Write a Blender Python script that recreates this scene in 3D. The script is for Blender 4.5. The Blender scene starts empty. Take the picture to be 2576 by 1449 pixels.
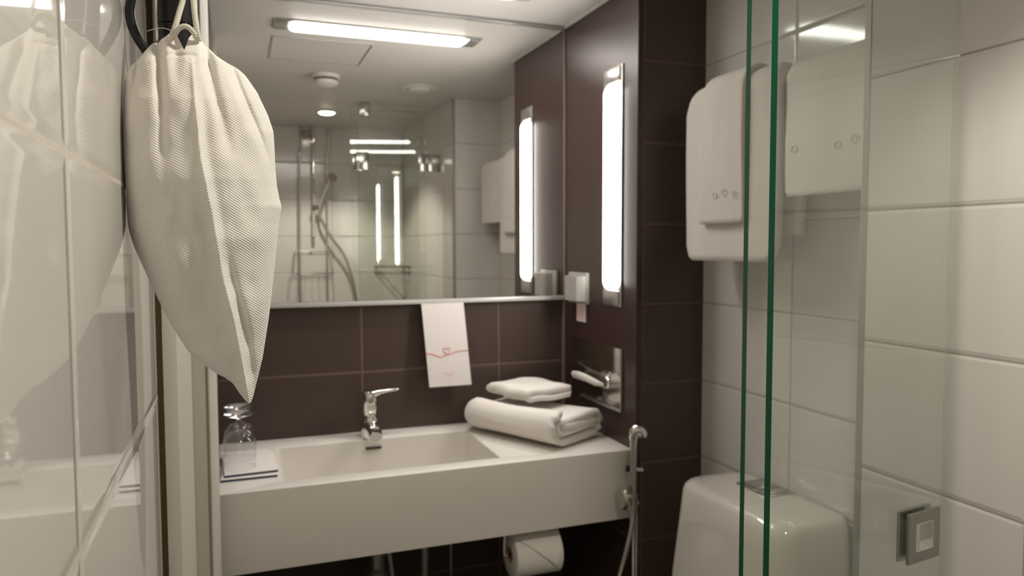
import bpy, bmesh, math, random
from mathutils import Vector, Matrix, noise
C = bpy.context.scene.collection
PI = math.pi
random.seed(7)
E = 1.36                      # eye height above the floor; z values below are given relative to the eye

# ------------------------------------------------------------------ camera, world, exposure
cd = bpy.data.cameras.new('camera'); cam = bpy.data.objects.new('camera', cd); C.objects.link(cam)
cd.sensor_width = 36; cd.lens = 36 * 1878.4 / 2576; cd.clip_start = .01
cam.matrix_world = Matrix.Translation((0, 0, E)) @ (Matrix.Rotation(-.3572, 4, 'Z') @ Matrix.Rotation(PI / 2 - .0569, 4, 'X') @ Matrix.Rotation(-.0026, 4, 'Z'))
cd.dof.use_dof = True; cd.dof.focus_distance = .62; cd.dof.aperture_fstop = 9.5
bpy.context.scene.camera = cam
w = bpy.data.worlds.new('world'); bpy.context.scene.world = w; w.use_nodes = True
w.node_tree.nodes['Background'].inputs[0].default_value = (.9, .85, .8, 1)
w.node_tree.nodes['Background'].inputs[1].default_value = .02
vs = bpy.context.scene.view_settings
vs.view_transform = 'Standard'; vs.look = 'None'; vs.gamma = 1; vs.use_curve_mapping = False
vs.exposure = 1.48
LAMP_E = 11; LAMP_C = (1.0, .955, .91, 1)
SPOT_W = 8; SPOT_C = (1.0, .94, .82)
sp = bpy.data.lights.new('shower_spot', 'SPOT'); so = bpy.data.objects.new('shower_spot', sp); C.objects.link(so)
sp.energy = SPOT_W; sp.color = SPOT_C; sp.spot_size = math.radians(118); sp.spot_blend = .35; sp.shadow_soft_size = .03
so.location = (.435, .41, E + .615)

# ------------------------------------------------------------------ materials
def mat(name, col, rough=.5, metal=0, **k):
    m = bpy.data.materials.new(name); m.use_nodes = True
    b = m.node_tree.nodes['Principled BSDF']
    b.inputs['Base Color'].default_value = (*col, 1); b.inputs['Roughness'].default_value = rough
    b.inputs['Metallic'].default_value = metal
    for n, v in k.items(): b.inputs[n.replace('_', ' ')].default_value = v
    return m
def bump(m, scale, strength, dist=.001, detail=4, coord='Object', kind='noise', colvar=0):
    nt = m.node_tree; N = nt.nodes; L = nt.links; b = N['Principled BSDF']
    tc = N.new('ShaderNodeTexCoord')
    t = N.new('ShaderNodeTexNoise') if kind == 'noise' else N.new('ShaderNodeTexVoronoi')
    t.inputs['Scale'].default_value = scale
    if kind == 'noise': t.inputs['Detail'].default_value = detail
    L.new(tc.outputs[coord], t.inputs['Vector'])
    bp = N.new('ShaderNodeBump'); bp.inputs['Strength'].default_value = strength; bp.inputs['Distance'].default_value = dist
    L.new(t.outputs[0], bp.inputs['Height']); L.new(bp.outputs[0], b.inputs['Normal'])
    if colvar:
        c = b.inputs['Base Color'].default_value[:3]
        mx = N.new('ShaderNodeMix'); mx.data_type = 'RGBA'
        mx.inputs[6].default_value = (*[x * (1 - colvar) for x in c], 1); mx.inputs[7].default_value = (*[min(1, x * (1 + colvar)) for x in c], 1)
        L.new(t.outputs[0], mx.inputs[0]); L.new(mx.outputs[2], b.inputs['Base Color'])
    return m
def tile_mat(name, ax, u0, tw, v0, th, base, grout, rough, gw=.003, bev=.0065, speck=0, bs=.6, vary=.02, wav=.02):
    m = bpy.data.materials.new(name); m.use_nodes = True
    nt = m.node_tree; N = nt.nodes; L = nt.links; b = N['Principled BSDF']
    g = N.new('ShaderNodeNewGeometry'); s = N.new('ShaderNodeSeparateXYZ'); L.new(g.outputs['Position'], s.inputs[0])
    def M(op, a, c=None, d=None):
        n = N.new('ShaderNodeMath'); n.operation = op
        for i, v in enumerate((a, c, d)):
            if v is None: continue
            if isinstance(v, (int, float)): n.inputs[i].default_value = v
            else: L.new(v, n.inputs[i])
        return n.outputs[0]
    u = s.outputs[ax]; v = s.outputs['Z']
    du = M('PINGPONG', M('SUBTRACT', u, u0), tw / 2); dv = M('PINGPONG', M('SUBTRACT', v, v0 + E), th / 2)
    d = M('MINIMUM', du, dv)
    def mr(x, a, c, sm=True):
        n = N.new('ShaderNodeMapRange'); n.interpolation_type = 'SMOOTHSTEP' if sm else 'LINEAR'
        n.inputs['From Min'].default_value = a; n.inputs['From Max'].default_value = c; L.new(x, n.inputs['Value']); return n.outputs[0]
    gm = mr(d, gw * .4, gw * .65); h = mr(d, gw * .4, bev)
    iu = M('FLOOR', M('DIVIDE', M('SUBTRACT', u, u0), tw)); iv = M('FLOOR', M('DIVIDE', M('SUBTRACT', v, v0 + E), th))
    cx = N.new('ShaderNodeCombineXYZ'); L.new(iu, cx.inputs[0]); L.new(iv, cx.inputs[1])
    wn = N.new('ShaderNodeTexWhiteNoise'); L.new(cx.outputs[0], wn.inputs['Vector'])
    fac = wn.outputs['Value']; amt = vary
    tc = N.new('ShaderNodeTexNoise'); tc.inputs['Scale'].default_value = 260; tc.inputs['Detail'].default_value = 3; L.new(g.outputs['Position'], tc.inputs['Vector'])
    val = M('ADD', 1 - amt / 2 - speck / 2, M('ADD', M('MULTIPLY', fac, amt), M('MULTIPLY', tc.outputs[0], speck)))
    c1 = N.new('ShaderNodeVectorMath'); c1.operation = 'SCALE'; c1.inputs[0].default_value = base; L.new(val, c1.inputs['Scale'])
    mx = N.new('ShaderNodeMix'); mx.data_type = 'RGBA'; L.new(gm, mx.inputs[0]); mx.inputs[6].default_value = (*grout, 1); L.new(c1.outputs[0], mx.inputs[7])
    L.new(mx.outputs[2], b.inputs['Base Color'])
    rr = N.new('ShaderNodeMix'); L.new(gm, rr.inputs[0]); rr.inputs[2].default_value = .75; rr.inputs[3].default_value = rough; L.new(rr.outputs[0], b.inputs['Roughness'])
    b1 = N.new('ShaderNodeBump'); b1.inputs['Strength'].default_value = bs; b1.inputs['Distance'].default_value = .0015; L.new(h, b1.inputs['Height'])
    if speck:
        b2 = N.new('ShaderNodeBump'); b2.inputs['Strength'].default_value = .15; b2.inputs['Distance'].default_value = .001; L.new(tc.outputs[0], b2.inputs['Height'])
        L.new(b2.outputs[0], b1.inputs['Normal'])
    elif wav:
        n2 = N.new('ShaderNodeTexNoise'); n2.inputs['Scale'].default_value = 9; n2.inputs['Detail'].default_value = 1; L.new(g.outputs['Position'], n2.inputs['Vector'])
        b2 = N.new('ShaderNodeBump'); b2.inputs['Strength'].default_value = wav * 5; b2.inputs['Distance'].default_value = .004; L.new(n2.outputs[0], b2.inputs['Height'])
        L.new(b2.outputs[0], b1.inputs['Normal'])
    L.new(b1.outputs[0], b.inputs['Normal'])
    return m
WB = (.65, .62, .58); WG = (.36, .32, .28)
DB = (.070, .044, .034); DG = (.16, .10, .072)
m_tile_right = tile_mat('white_tile_toilet_wall', 'Y', 1.299, .4, -.148, .2, WB, WG, .09)
m_tile_jut = tile_mat('white_tile_shower_side', 'Y', .631, .4, -.148, .2, WB, WG, .12)
m_tile_left = tile_mat('white_tile_left', 'Y', .4218, .4, .046, .2, WB, (.60, .53, .46), .03, gw=.0028, bev=.009, bs=.5, wav=0)
m_tile_x = tile_mat('white_tile_rear', 'X', .917, .4, -.148, .2, WB, WG, .12)
m_dark_back = tile_mat('dark_tile_back', 'X', .3288, .4, -.348, .2, DB, DG, .42, gw=.0045, speck=.35)
m_dark_col = tile_mat('dark_tile_column', 'X', .952, .4, -.148, .2, DB, DG, .38, gw=.0035, speck=.35)
m_dark_side = tile_mat('dark_tile_side', 'Y', 1.80, .4, -.15, .2, DB, DG, .3, gw=.003, speck=.3)
m_dark_niche = tile_mat('dark_tile_niche', 'Y', 1.66, .4, -.348, .2, DB, DG, .22, gw=.003, speck=.2)
m_floor = tile_mat('floor_tile', 'X', .0, .3, 9, 50, (.05, .04, .035), (.1, .08, .06), .5, speck=.3)
m_ceil = bump(mat('ceiling_paint', (.64, .612, .575), .55), 60, .05)
m_white = mat('white_frame_paint', (.52, .485, .41), .6)
m_brown = mat('brown_strip', (.06, .028, .006), .5)
m_mirror = mat('mirror_silver', (.90, .895, .87), .0, 1)
m_trim = mat('white_trim', (.62, .60, .57), .3, .1)
m_gtrim = mat('grey_trim', (.36, .35, .33), .35, .3)
m_satin = bump(mat('satin_metal', (.55, .54, .51), .32, .9), 40, .03)
m_chrome = mat('chrome', (.82, .80, .77), .07, 1)
m_chromed = mat('chrome_dull', (.55, .53, .50), .2, 1)
m_steel = mat('polished_steel', (.42, .38, .35), .13, 1)
m_sink = mat('solid_surface', (.72, .68, .62), .38)
m_cer = mat('ceramic', (.69, .65, .585), .06, **{'Coat_Weight': .5})
m_plastic = mat('plastic_white', (.68, .66, .60), .4)
m_sock = mat('plastic_grey', (.40, .39, .35), .35, .2)
m_black = bump(mat('black_plastic', (.012, .012, .014), .33), 300, .08)
m_paper = mat('paper', (.80, .74, .70), .8)
m_tp = bump(mat('tissue', (.80, .76, .70), .95), 220, .15)
m_red = mat('red_print', (.55, .12, .12), .8)
m_pink = mat('pink_print', (.75, .38, .37), .8)
m_ink = mat('heart_red', (.66, .16, .17), .8)
m_joint = mat('joint_beige', (.20, .15, .12), .6)
m_hand = mat('handle_steel', (.36, .36, .33), .3, 1)
m_dark = mat('dark_edge', (.05, .06, .10), .6)
m_hole = mat('dark_slot', (.07, .05, .035), .7)
m_brass = mat('card_core', (.35, .22, .10), .9)
def towel_mat(name, col):
    m = bump(mat(name, col, .95, **{'Sheen_Weight': .35}), 420, .5, .0015, 5)
    return m
m_towel = towel_mat('terry_white', (.80, .755, .70))
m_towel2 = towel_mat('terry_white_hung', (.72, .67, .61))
def emit(name, col, s):
    m = bpy.data.materials.new(name); m.use_nodes = True; nt = m.node_tree
    nt.nodes.remove(nt.nodes['Principled BSDF']); e = nt.nodes.new('ShaderNodeEmission')
    e.inputs[0].default_value = col; e.inputs[1].default_value = s; nt.links.new(e.outputs[0], nt.nodes['Material Output'].inputs[0]); return m
m_lamp = emit('lamp_diffuser', LAMP_C, LAMP_E)
m_spot = emit('downlight_lens', (1, .9, .75, 1), 9)
# thin clear glass: fresnel reflection over faintly green transparency
def thin_glass(name, tint):
    m = bpy.data.materials.new(name); m.use_nodes = True; nt = m.node_tree; N = nt.nodes; L = nt.links
    N.remove(N['Principled BSDF'])
    t = N.new('ShaderNodeBsdfTransparent'); t.inputs[0].default_value = (*tint, 1)
    g = N.new('ShaderNodeBsdfGlossy'); g.inputs['Roughness'].default_value = .0; g.inputs[0].default_value = (1, 1, 1, 1)
    f = N.new('ShaderNodeFresnel'); gm = N.new('ShaderNodeNewGeometry'); io = N.new('ShaderNodeMapRange')
    io.inputs['To Min'].default_value = 1.5; io.inputs['To Max'].default_value = 1 / 1.5; L.new(gm.outputs['Backfacing'], io.inputs['Value']); L.new(io.outputs[0], f.inputs[0])   # same reflectance on both faces of the pane
    mx = N.new('ShaderNodeMixShader'); L.new(f.outputs[0], mx.inputs[0]); L.new(t.outputs[0], mx.inputs[1]); L.new(g.outputs[0], mx.inputs[2])
    L.new(mx.outputs[0], N['Material Output'].inputs[0]); return m
m_glass = thin_glass('shower_glass', (.978, .994, .978))
m_gedge = mat('green_glass_edge', (.0, .085, .04), .12, **{'Specular_IOR_Level': .35})
m_drink = thin_glass('drinking_glass', (.982, .982, .984))
m_solid = mat('solid_glass', (.98, .98, .98), 0, **{'Transmission_Weight': 1.0, 'IOR': 1.5})
m_gfar = thin_glass('glass_sealed_edge', (.94, .965, .94))
# laminate with faint vertical grain
m_lam = mat('dark_laminate', (.05, .024, .021), .34)
nt = m_lam.node_tree; N = nt.nodes; L = nt.links
tc = N.new('ShaderNodeTexCoord'); mp = N.new('ShaderNodeMapping'); mp.inputs['Scale'].default_value = (160, 160, 2.2)
nz = N.new('ShaderNodeTexNoise'); nz.inputs['Scale'].default_value = 1; nz.inputs['Detail'].default_value = 3
L.new(tc.outputs['Object'], mp.inputs[0]); L.new(mp.outputs[0], nz.inputs['Vector'])
mx = N.new('ShaderNodeMix'); mx.data_type = 'RGBA'; mx.inputs[6].default_value = (.058, .029, .025, 1); mx.inputs[7].default_value = (.038, .019, .017, 1)
L.new(nz.outputs[0], mx.inputs[0]); L.new(mx.outputs[2], N['Principled BSDF'].inputs['Base Color'])
# woven bag cloth, mapped by UV in metres
m_bag = mat('woven_cloth', (.76, .725, .665), .85, **{'Sheen_Weight': .2})
nt = m_bag.node_tree; N = nt.nodes; L = nt.links; b = N['Principled BSDF']
uv = N.new('ShaderNodeUVMap'); sx = N.new('ShaderNodeSeparateXYZ'); L.new(uv.outputs[0], sx.inputs[0])
def M(op, a, c=None):
    n = N.new('ShaderNodeMath'); n.operation = op
    for i, v in enumerate((a, c)):
        if v is None: continue
        if isinstance(v, (int, float)): n.inputs[i].default_value = v
        else: L.new(v, n.inputs[i])
    return n.outputs[0]
p = M('ADD', M('MULTIPLY', sx.outputs[0], 1800), M('MULTIPLY', sx.outputs[1], 3100)); q = M('SUBTRACT', M('MULTIPLY', sx.outputs[0], 2700), M('MULTIPLY', sx.outputs[1], 2500))
hh = M('ADD', M('SINE', p), M('MULTIPLY', M('SINE', q), .7))
bp = N.new('ShaderNodeBump'); bp.inputs['Strength'].default_value = .55; bp.inputs['Distance'].default_value = .0005; L.new(hh, bp.inputs['Height']); bp.inputs['Strength'].default_value = .38
L.new(bp.outputs[0], b.inputs['Normal'])
mx = N.new('ShaderNodeMix'); mx.data_type = 'RGBA'; mx.inputs[6].default_value = (.82, .785, .735, 1); mx.inputs[7].default_value = (.88, .845, .79, 1)
L.new(M('ADD', M('MULTIPLY', hh, .3), .5), mx.inputs[0]); L.new(mx.outputs[2], b.inputs['Base Color'])
m_cord = mat('cord_cotton', (.74, .69, .60), .9)
m_hem = bump(mat('bag_hem_cloth', (.86, .825, .77), .85), 600, .15)

# ------------------------------------------------------------------ mesh helpers
def obj(name, bm, m, parent=None, smooth=False, loc=None):
    me = bpy.data.meshes.new(name); bm.normal_update(); bm.to_mesh(me); bm.free()
    for x in (m if isinstance(m, (list, tuple)) else [m]): me.materials.append(x)
    if smooth:
        for f in me.polygons: f.use_smooth = True
        if smooth != 'all':
            try: me.set_sharp_from_angle(angle=math.radians(38))
            except Exception: pass
    o = bpy.data.objects.new(name, me); C.objects.link(o)
    if parent:
        o.parent = parent
        base = Vector((0, 0, 0)); q = parent
        while q: base += Vector(q.location); q = q.parent
        o.location = -base
    return o
def thing(name, label, cat, loc, group=None, kind=None):
    o = bpy.data.objects.new(name, None); C.objects.link(o); o.location = (loc[0], loc[1], E + loc[2]); o.empty_display_size = .03
    return tag(o, label, cat, group, kind)
def tag(o, label=None, cat=None, group=None, kind=None):
    if label: o['label'] = label
    if cat: o['category'] = cat
    if group: o['group'] = group
    if kind: o['kind'] = kind
    return o
def BM(): return bmesh.new()
def box(bm, x0, x1, y0, y1, z0, z1, bev=0, seg=2, mi=0, M=None):
    n = bmesh.new(); bmesh.ops.create_cube(n, size=1)
    for v in n.verts: v.co = Vector(((x0 + x1) / 2 + v.co.x * (x1 - x0), (y0 + y1) / 2 + v.co.y * (y1 - y0), E + (z0 + z1) / 2 + v.co.z * (z1 - z0)))
    if bev: bmesh.ops.bevel(n, geom=n.edges[:] + n.verts[:], offset=bev, segments=seg, profile=.5, affect='EDGES')
    for f in n.faces: f.material_index = mi
    if M is not None: bmesh.ops.transform(n, matrix=M, verts=n.verts)
    join(bm, n)
def join(bm, n):
    me = bpy.data.meshes.new('t'); n.to_mesh(me); n.free(); bm.from_mesh(me); bpy.data.meshes.remove(me)
def frames(pts, closed=False):
    out = []; up = None; n = len(pts)
    for i, p in enumerate(pts):
        a = pts[i - 1] if (i > 0 or closed) else p; b = pts[(i + 1) % n] if (i < n - 1 or closed) else p
        t = (b - a).normalized()
        if up is None: up = Vector((0, 0, 1)) if abs(t.z) < .9 else Vector((1, 0, 0))
        s = t.cross(up).normalized(); up = s.cross(t).normalized(); out.append((p, s, up))
    return out
def tube(bm, pts, r, n=12, closed=False, z=True):
    pts = [Vector((p[0], p[1], p[2] + (E if z else 0))) for p in pts]; rs = r if isinstance(r, (list, tuple)) else [r] * len(pts)
    rings = []
    for (p, s, u), rr in zip(frames(pts, closed), rs):
        rings.append([bm.verts.new(p + (s * math.cos(a) + u * math.sin(a)) * rr) for a in [2 * PI * k / n for k in range(n)]])
    m = len(rings)
    for i in range(m if closed else m - 1):
        A, B = rings[i], rings[(i + 1) % m]
        for k in range(n): bm.faces.new((A[k], A[(k + 1) % n], B[(k + 1) % n], B[k]))
    if not closed: bm.faces.new(rings[0]); bm.faces.new(rings[-1][::-1])
    bmesh.ops.recalc_face_normals(bm, faces=bm.faces)
def lathe(bm, prof, c, axis='Z', n=32, cap=True):
    """prof: (radius, height) pairs around axis through c (eye-relative)."""
    c = Vector((c[0], c[1], c[2] + E)); rings = []
    ax = {'Z': (Vector((1, 0, 0)), Vector((0, 1, 0)), Vector((0, 0, 1))), 'X': (Vector((0, 1, 0)), Vector((0, 0, 1)), Vector((1, 0, 0))), 'Y': (Vector((1, 0, 0)), Vector((0, 0, 1)), Vector((0, 1, 0)))}[axis]
    for r, h in prof:
        rings.append([bm.verts.new(c + ax[2] * h + (ax[0] * math.cos(a) + ax[1] * math.sin(a)) * max(r, 1e-5)) for a in [2 * PI * k / n for k in range(n)]])
    for A, B in zip(rings, rings[1:]):
        for k in range(n): bm.faces.new((A[k], A[(k + 1) % n], B[(k + 1) % n], B[k]))
    if cap: bm.faces.new(rings[0][::-1]); bm.faces.new(rings[-1])
    bmesh.ops.recalc_face_normals(bm, faces=bm.faces)
def spline(pts, n=8):
    P = [Vector(p) for p in pts]; P = [2 * P[0] - P[1]] + P + [2 * P[-1] - P[-2]]; out = []
    for i in range(1, len(P) - 2):
        for k in range(n):
            t = k / n; a, b, c, d = P[i - 1:i + 3]
            out.append(.5 * ((2 * b) + (c - a) * t + (2 * a - 5 * b + 4 * c - d) * t * t + (3 * b - a - 3 * c + d) * t ** 3))
    out.append(P[-2]); return out
def loft(bm, rings, caps=True, closed=True, flip=False):
    R = [[bm.verts.new(p) for p in r] for r in rings]; n = len(R[0])
    for A, B in zip(R, R[1:]):
        for k in range(n if closed else n - 1):
            f = (A[k], A[(k + 1) % n], B[(k + 1) % n], B[k]); bm.faces.new(f)
    if caps: bm.faces.new(R[0]); bm.faces.new(R[-1][::-1])
    bmesh.ops.recalc_face_normals(bm, faces=bm.faces)
def rrect(w, d, r, n=6):
    """rounded rectangle outline centred on origin"""
    o = []
    for sx, sy, a0 in ((1, 1, 0), (-1, 1, PI / 2), (-1, -1, PI), (1, -1, 1.5 * PI)):
        for k in range(n + 1):
            a = a0 + PI / 2 * k / n; o.append((sx * (w / 2 - r) + r * math.cos(a), sy * (d / 2 - r) + r * math.sin(a)))
    return o
def struct(name, bm, m, smooth=False):
    o = obj(name, bm, m, None, smooth); o['kind'] = 'structure'; return o
def interp(tab, x):
    if x <= tab[0][0]: return tab[0][1]
    for (a, va), (b, vb) in zip(tab, tab[1:]):
        if x <= b: return va + (vb - va) * (x - a) / (b - a)
    return tab[-1][1]
def sm(a, b, x):
    t = max(0, min(1, (x - a) / (b - a))); return t * t * (3 - 2 * t)

# ------------------------------------------------------------------ main dimensions
ZF, ZC = -E, .644
XL, XJ, XT, XS = -.0756, .9172, 1.1316, .936
YB, YM, YC = 2.066, 2.052, 1.625
YJ, YR = .903, -.12

# ------------------------------------------------------------------ room shell
b = BM(); box(b, -.3, 1.3, -.3, 2.3, ZF - .1, ZF); struct('floor', b, m_floor)
b = BM(); box(b, -.3, 1.3, -.3, 2.3, ZC, ZC + .1); struct('ceiling', b, m_ceil)
b = BM(); box(b, -.2, 1.3, YB, YB + .12, ZF, ZC); struct('wall_back', b, m_dark_back)
b = BM(); box(b, XT, XT + .12, YJ - .02, YC + .05, ZF, ZC); struct('wall_right', b, m_tile_right)
b = BM(); box(b, XJ, 1.25, YR, YJ - .013, ZF, ZC); struct('wall_right_shower', b, m_tile_jut)
b = BM(); box(b, XJ + .002, 1.25, YJ - .013, YJ, ZF, ZC); struct('wall_right_return', b, m_tile_x)
b = BM(); box(b, XJ - .001, XJ + .012, YJ - .013, YJ + .0005, ZF, ZC, .0015); struct('trim_corner', b, m_gtrim)
b = BM(); box(b, -.2, 1.25, YR - .1, YR, ZF, ZC); struct('wall_rear', b, m_tile_x)
b = BM(); box(b, -.2, XL, YR, .84, ZF, ZC); struct('wall_left', b, m_tile_left)
b = BM(); box(b, .952, 1.25, YC, YB + .01, ZF, ZC); struct('wall_column', b, m_dark_col)
b = BM(); box(b, XS + .001, .9521, YC + .001, YB, ZF, -.66); struct('wall_column_base', b, m_dark_side)
b = BM(); box(b, XS, .952, YC - .0005, YB, -.66, ZC, .0015); struct('wall_side_panel', b, m_lam)
b = BM(); box(b, -.2, -.0435, 1.60, YB, ZF, ZC, .001); struct('wall_left_niche', b, m_dark_niche)
b = BM(); box(b, -.2, -.0704, .8402, .862, ZF, ZC); struct('trim_brown_seam', b, m_brown)
d1 = bpy.data.objects.new('door_1', None); C.objects.link(d1); d1['kind'] = 'structure'; d1.location = (-.1, .84, 0)
b = BM(); box(b, -.0704, -.0565, .8395, 1.10, ZF, ZC - .002, .0012); obj('architrave', b, m_white, d1, True)
b = BM(); box(b, -.2, -.0565, 1.10, 1.128, ZF, ZC - .002); obj('jamb', b, m_white, d1)
b = BM(); box(b, -.2, -.0355, 1.128, 1.60, ZF, ZC - .002, .0012); box(b, -.0372, -.0345, 1.122, 1.132, ZF, ZC - .002, .001)
obj('casing', b, m_white, d1, True)
# ceiling cove line where wall and ceiling meet on the panel side
b = BM(); box(b, XS - .006, XS, YC, YM, ZC - .006, ZC, .001); struct('trim_ceiling', b, m_trim)

# ------------------------------------------------------------------ lamps
def bar_lamp(root, M):
    """bar lamp modelled along local x, facing local -z; M places it"""
    def put(bm): bmesh.ops.transform(bm, matrix=Matrix.Translation((0, 0, -E)), verts=bm.verts); bmesh.ops.transform(bm, matrix=M, verts=bm.verts); return bm
    b = BM(); box(b, -.310, .310, -.051, .051, -.004, 0, .0015); obj('mounting_plate', put(b), m_satin, root, True)
    for s in (-1, 1):
        b = BM(); box(b, s * .287 - .019, s * .287 + .019, -.041, .041, -.008, -.003, .002); obj('end_cap', put(b), m_satin, root, True)
    b = BM(); rings = []
    L = .264; W = .044
    for i in range(15):
        u = i / 14 * PI / 2; dz = .009 * math.sin(u); k = math.cos(u) ** .6 if i < 14 else 0
        rings.append([Vector((x, y, E - .004 - dz)) for x, y in rrect(2 * (L - .02 * (1 - k)), 2 * max(.004, W * (.25 + .75 * k)), .003 + .018 * k if k > .3 else .003 + .006 * k, 7)])
    loft(b, rings); obj('diffuser', put(b), m_lamp, root, True)
wl = thing('wall_lamp', 'upright white bar lamp with silver ends on the dark brown side panel', 'lamp', (XS, 1.745, -.16))
bar_lamp(wl, Matrix.Translation((XS, 1.747, E + .150)) @ Matrix.Rotation(PI / 2, 4, 'Y') @ Matrix.Rotation(PI, 4, 'Z'))
cl = thing('ceiling_lamp', 'long horizontal white bar lamp on the ceiling, seen glowing in the mirror', 'lamp', (.433, 1.853, ZC))
bar_lamp(cl, Matrix.Translation((.433, 1.810, E + ZC)))
dl = thing('recessed_downlight', 'small round warm downlight in the ceiling above the shower', 'lamp', (.435, .41, ZC))
b = BM(); lathe(b, [(.036, 0), (.048, 0), (.048, -.006), (.045, -.009), (.038, -.009), (.036, -.004)], (.435, .41, ZC), n=40, cap=False); obj('ring', b, m_plastic, dl, True)
b = BM(); lathe(b, [(.037, 0), (.036, -.008), (.03, -.014), (.015, -.017), (0, -.0175)], (.435, .41, ZC), n=40, cap=False); obj('lens', b, m_spot, dl, 'all')
sd = thing('smoke_detector', 'round white smoke detector on the ceiling, reflected left of the vent', 'smoke detector', (.343, 1.18, ZC))
b = BM(); lathe(b, [(.052, 0), (.052, -.010), (.047, -.014)], (.343, 1.18, ZC), n=40); obj('base', b, m_plastic, sd, True)
b = BM(); lathe(b, [(.044, -.014), (.044, -.024), (.036, -.025)], (.343, 1.18, ZC), n=40); obj('dark_gap', b, m_hole, sd, True)
b = BM(); lathe(b, [(.046, -.022), (.044, -.034), (.034, -.041), (.014, -.043), (0.001, -.043)], (.343, 1.18, ZC), n=40); obj('cover', b, m_plastic, sd, True)
b = BM(); lathe(b, [(.072, 0), (.074, -.005), (.060, -.009), (.056, -.004), (.046, -.004), (.044, -.014), (.030, -.018), (.001, -.019)], (.725, 1.08, ZC), n=48)
tag(obj('ceiling_vent', b, m_plastic, None, True), 'flat round white air vent on the ceiling near the shower glass', 'vent')
b = BM()
for x0, x1, y0, y1 in ((.128, .436, 1.378, 1.381), (.128, .436, 1.669, 1.672), (.128, .131, 1.381, 1.669), (.433, .436, 1.381, 1.669)): box(b, x0, x1, y0, y1, ZC - .003, ZC)
h = obj('trim_hatch', b, m_gtrim); h['kind'] = 'structure'

# ------------------------------------------------------------------ mirror
mr = thing('wall_mirror', 'large frameless mirror filling the wall above the sink', 'mirror', (.45, YM, -.15))
b = BM(); box(b, -.042, XS - .001, YM, YB, -.150, ZC - .001); o = obj('mirror_glass', b, m_mirror, mr)
b = BM(); box(b, -.042, XS - .001, YM - .006, YB - .001, -.163, -.151, .001); obj('bottom_rail', b, m_trim, mr, True)
b = BM(); box(b, -.042, XS - .001, YM - .010, YM + .002, ZC - .008, ZC - .0015, .001); obj('top_rail', b, m_gtrim, mr, True)
b = BM(); box(b, XS - .004, XS - .0005, YM - .004, YB - .001, -.515, ZC - .010, .0005); t_ = obj('trim_corner_joint', b, m_joint); t_['kind'] = 'structure'

# ------------------------------------------------------------------ sink
YS0, ZS0, ZS1 = 1.637, -.515, -.690
sk = thing('wall_sink', 'wide white box sink with a rectangular basin hung below the mirror', 'sink', (.45, 1.85, ZS1))
b = BM()
ox0, ox1, oy0, oy1 = -.0432, XS - .0002, YS0, YB - .001
bx0, bx1, by0, by1 = .088, .603, 1.686, 1.982
R = lambda r, z: [Vector((x, y, E + z)) for x, y in r]
outer = [(ox0, oy0), (ox1, oy0), (ox1, oy1), (ox0, oy1)]
def grid_rect(x0, x1, y0, y1, r=.012, n=4):
    return [((x0 + x1) / 2 + x, (y0 + y1) / 2 + y) for x, y in rrect(x1 - x0, y1 - y0, r, n)]
top_in = grid_rect(bx0, bx1, by0, by1, .010)
iv = [b.verts.new(Vector((x, y, E + ZS0))) for x, y in top_in]
n_ = len(iv); c4 = n_ // 4
cor = [b.verts.new(Vector((x, y, E + ZS0 - .0))) for x, y in ((ox1, oy1), (ox0, oy1), (ox0, oy0), (ox1, oy0))]
for q in range(4):
    seg = [iv[q * c4 + k] for k in range(c4)]
    for a_, b_ in zip(seg, seg[1:]): b.faces.new((cor[q], b_, a_))
    nxt = iv[((q + 1) * c4) % n_]
    b.faces.new((cor[q], cor[(q + 1) % 4], nxt, seg[-1]))
prev = iv
for dz, off in ((-.003, .003), (-.060, .008), (-.100, .012), (-.118, .030), (-.122, .060)):
    ring = [b.verts.new(Vector((x, y, E + ZS0 + dz))) for x, y in grid_rect(bx0 + off, bx1 - off, by0 + off, by1 - off, .012 + off * .4)]
    for k in range(n_): b.faces.new((prev[k], prev[(k + 1) % n_], ring[(k + 1) % n_], ring[k]))
    prev = ring
b.faces.new(prev)
low = [b.verts.new(Vector((v.co.x, v.co.y, E + ZS1))) for v in cor]
for q in range(4): b.faces.new((cor[q], cor[(q + 1) % 4], low[(q + 1) % 4], low[q]))
b.faces.new(low)
bmesh.ops.recalc_face_normals(b, faces=b.faces)
ee = [e for e in b.edges if all(v in cor for v in e.verts) or (e.verts[0] in cor and e.verts[1] in low) or (e.verts[1] in cor and e.verts[0] in low)]
bmesh.ops.bevel(b, geom=ee, offset=.0022, segments=2, profile=.5, affect='EDGES')
obj('basin', b, m_sink, sk, True)
b = BM(); box(b, .320, .362, 1.9705, 1.977, -.543, -.536, .001); obj('overflow_slot', b, m_hole, sk, True)
b = BM(); lathe(b, [(.001, .003), (.024, .003), (.030, .001), (.031, -.003)], (.345, 1.84, ZS0 - .120), n=30); obj('drain', b, m_chrome, sk, True)

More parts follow.
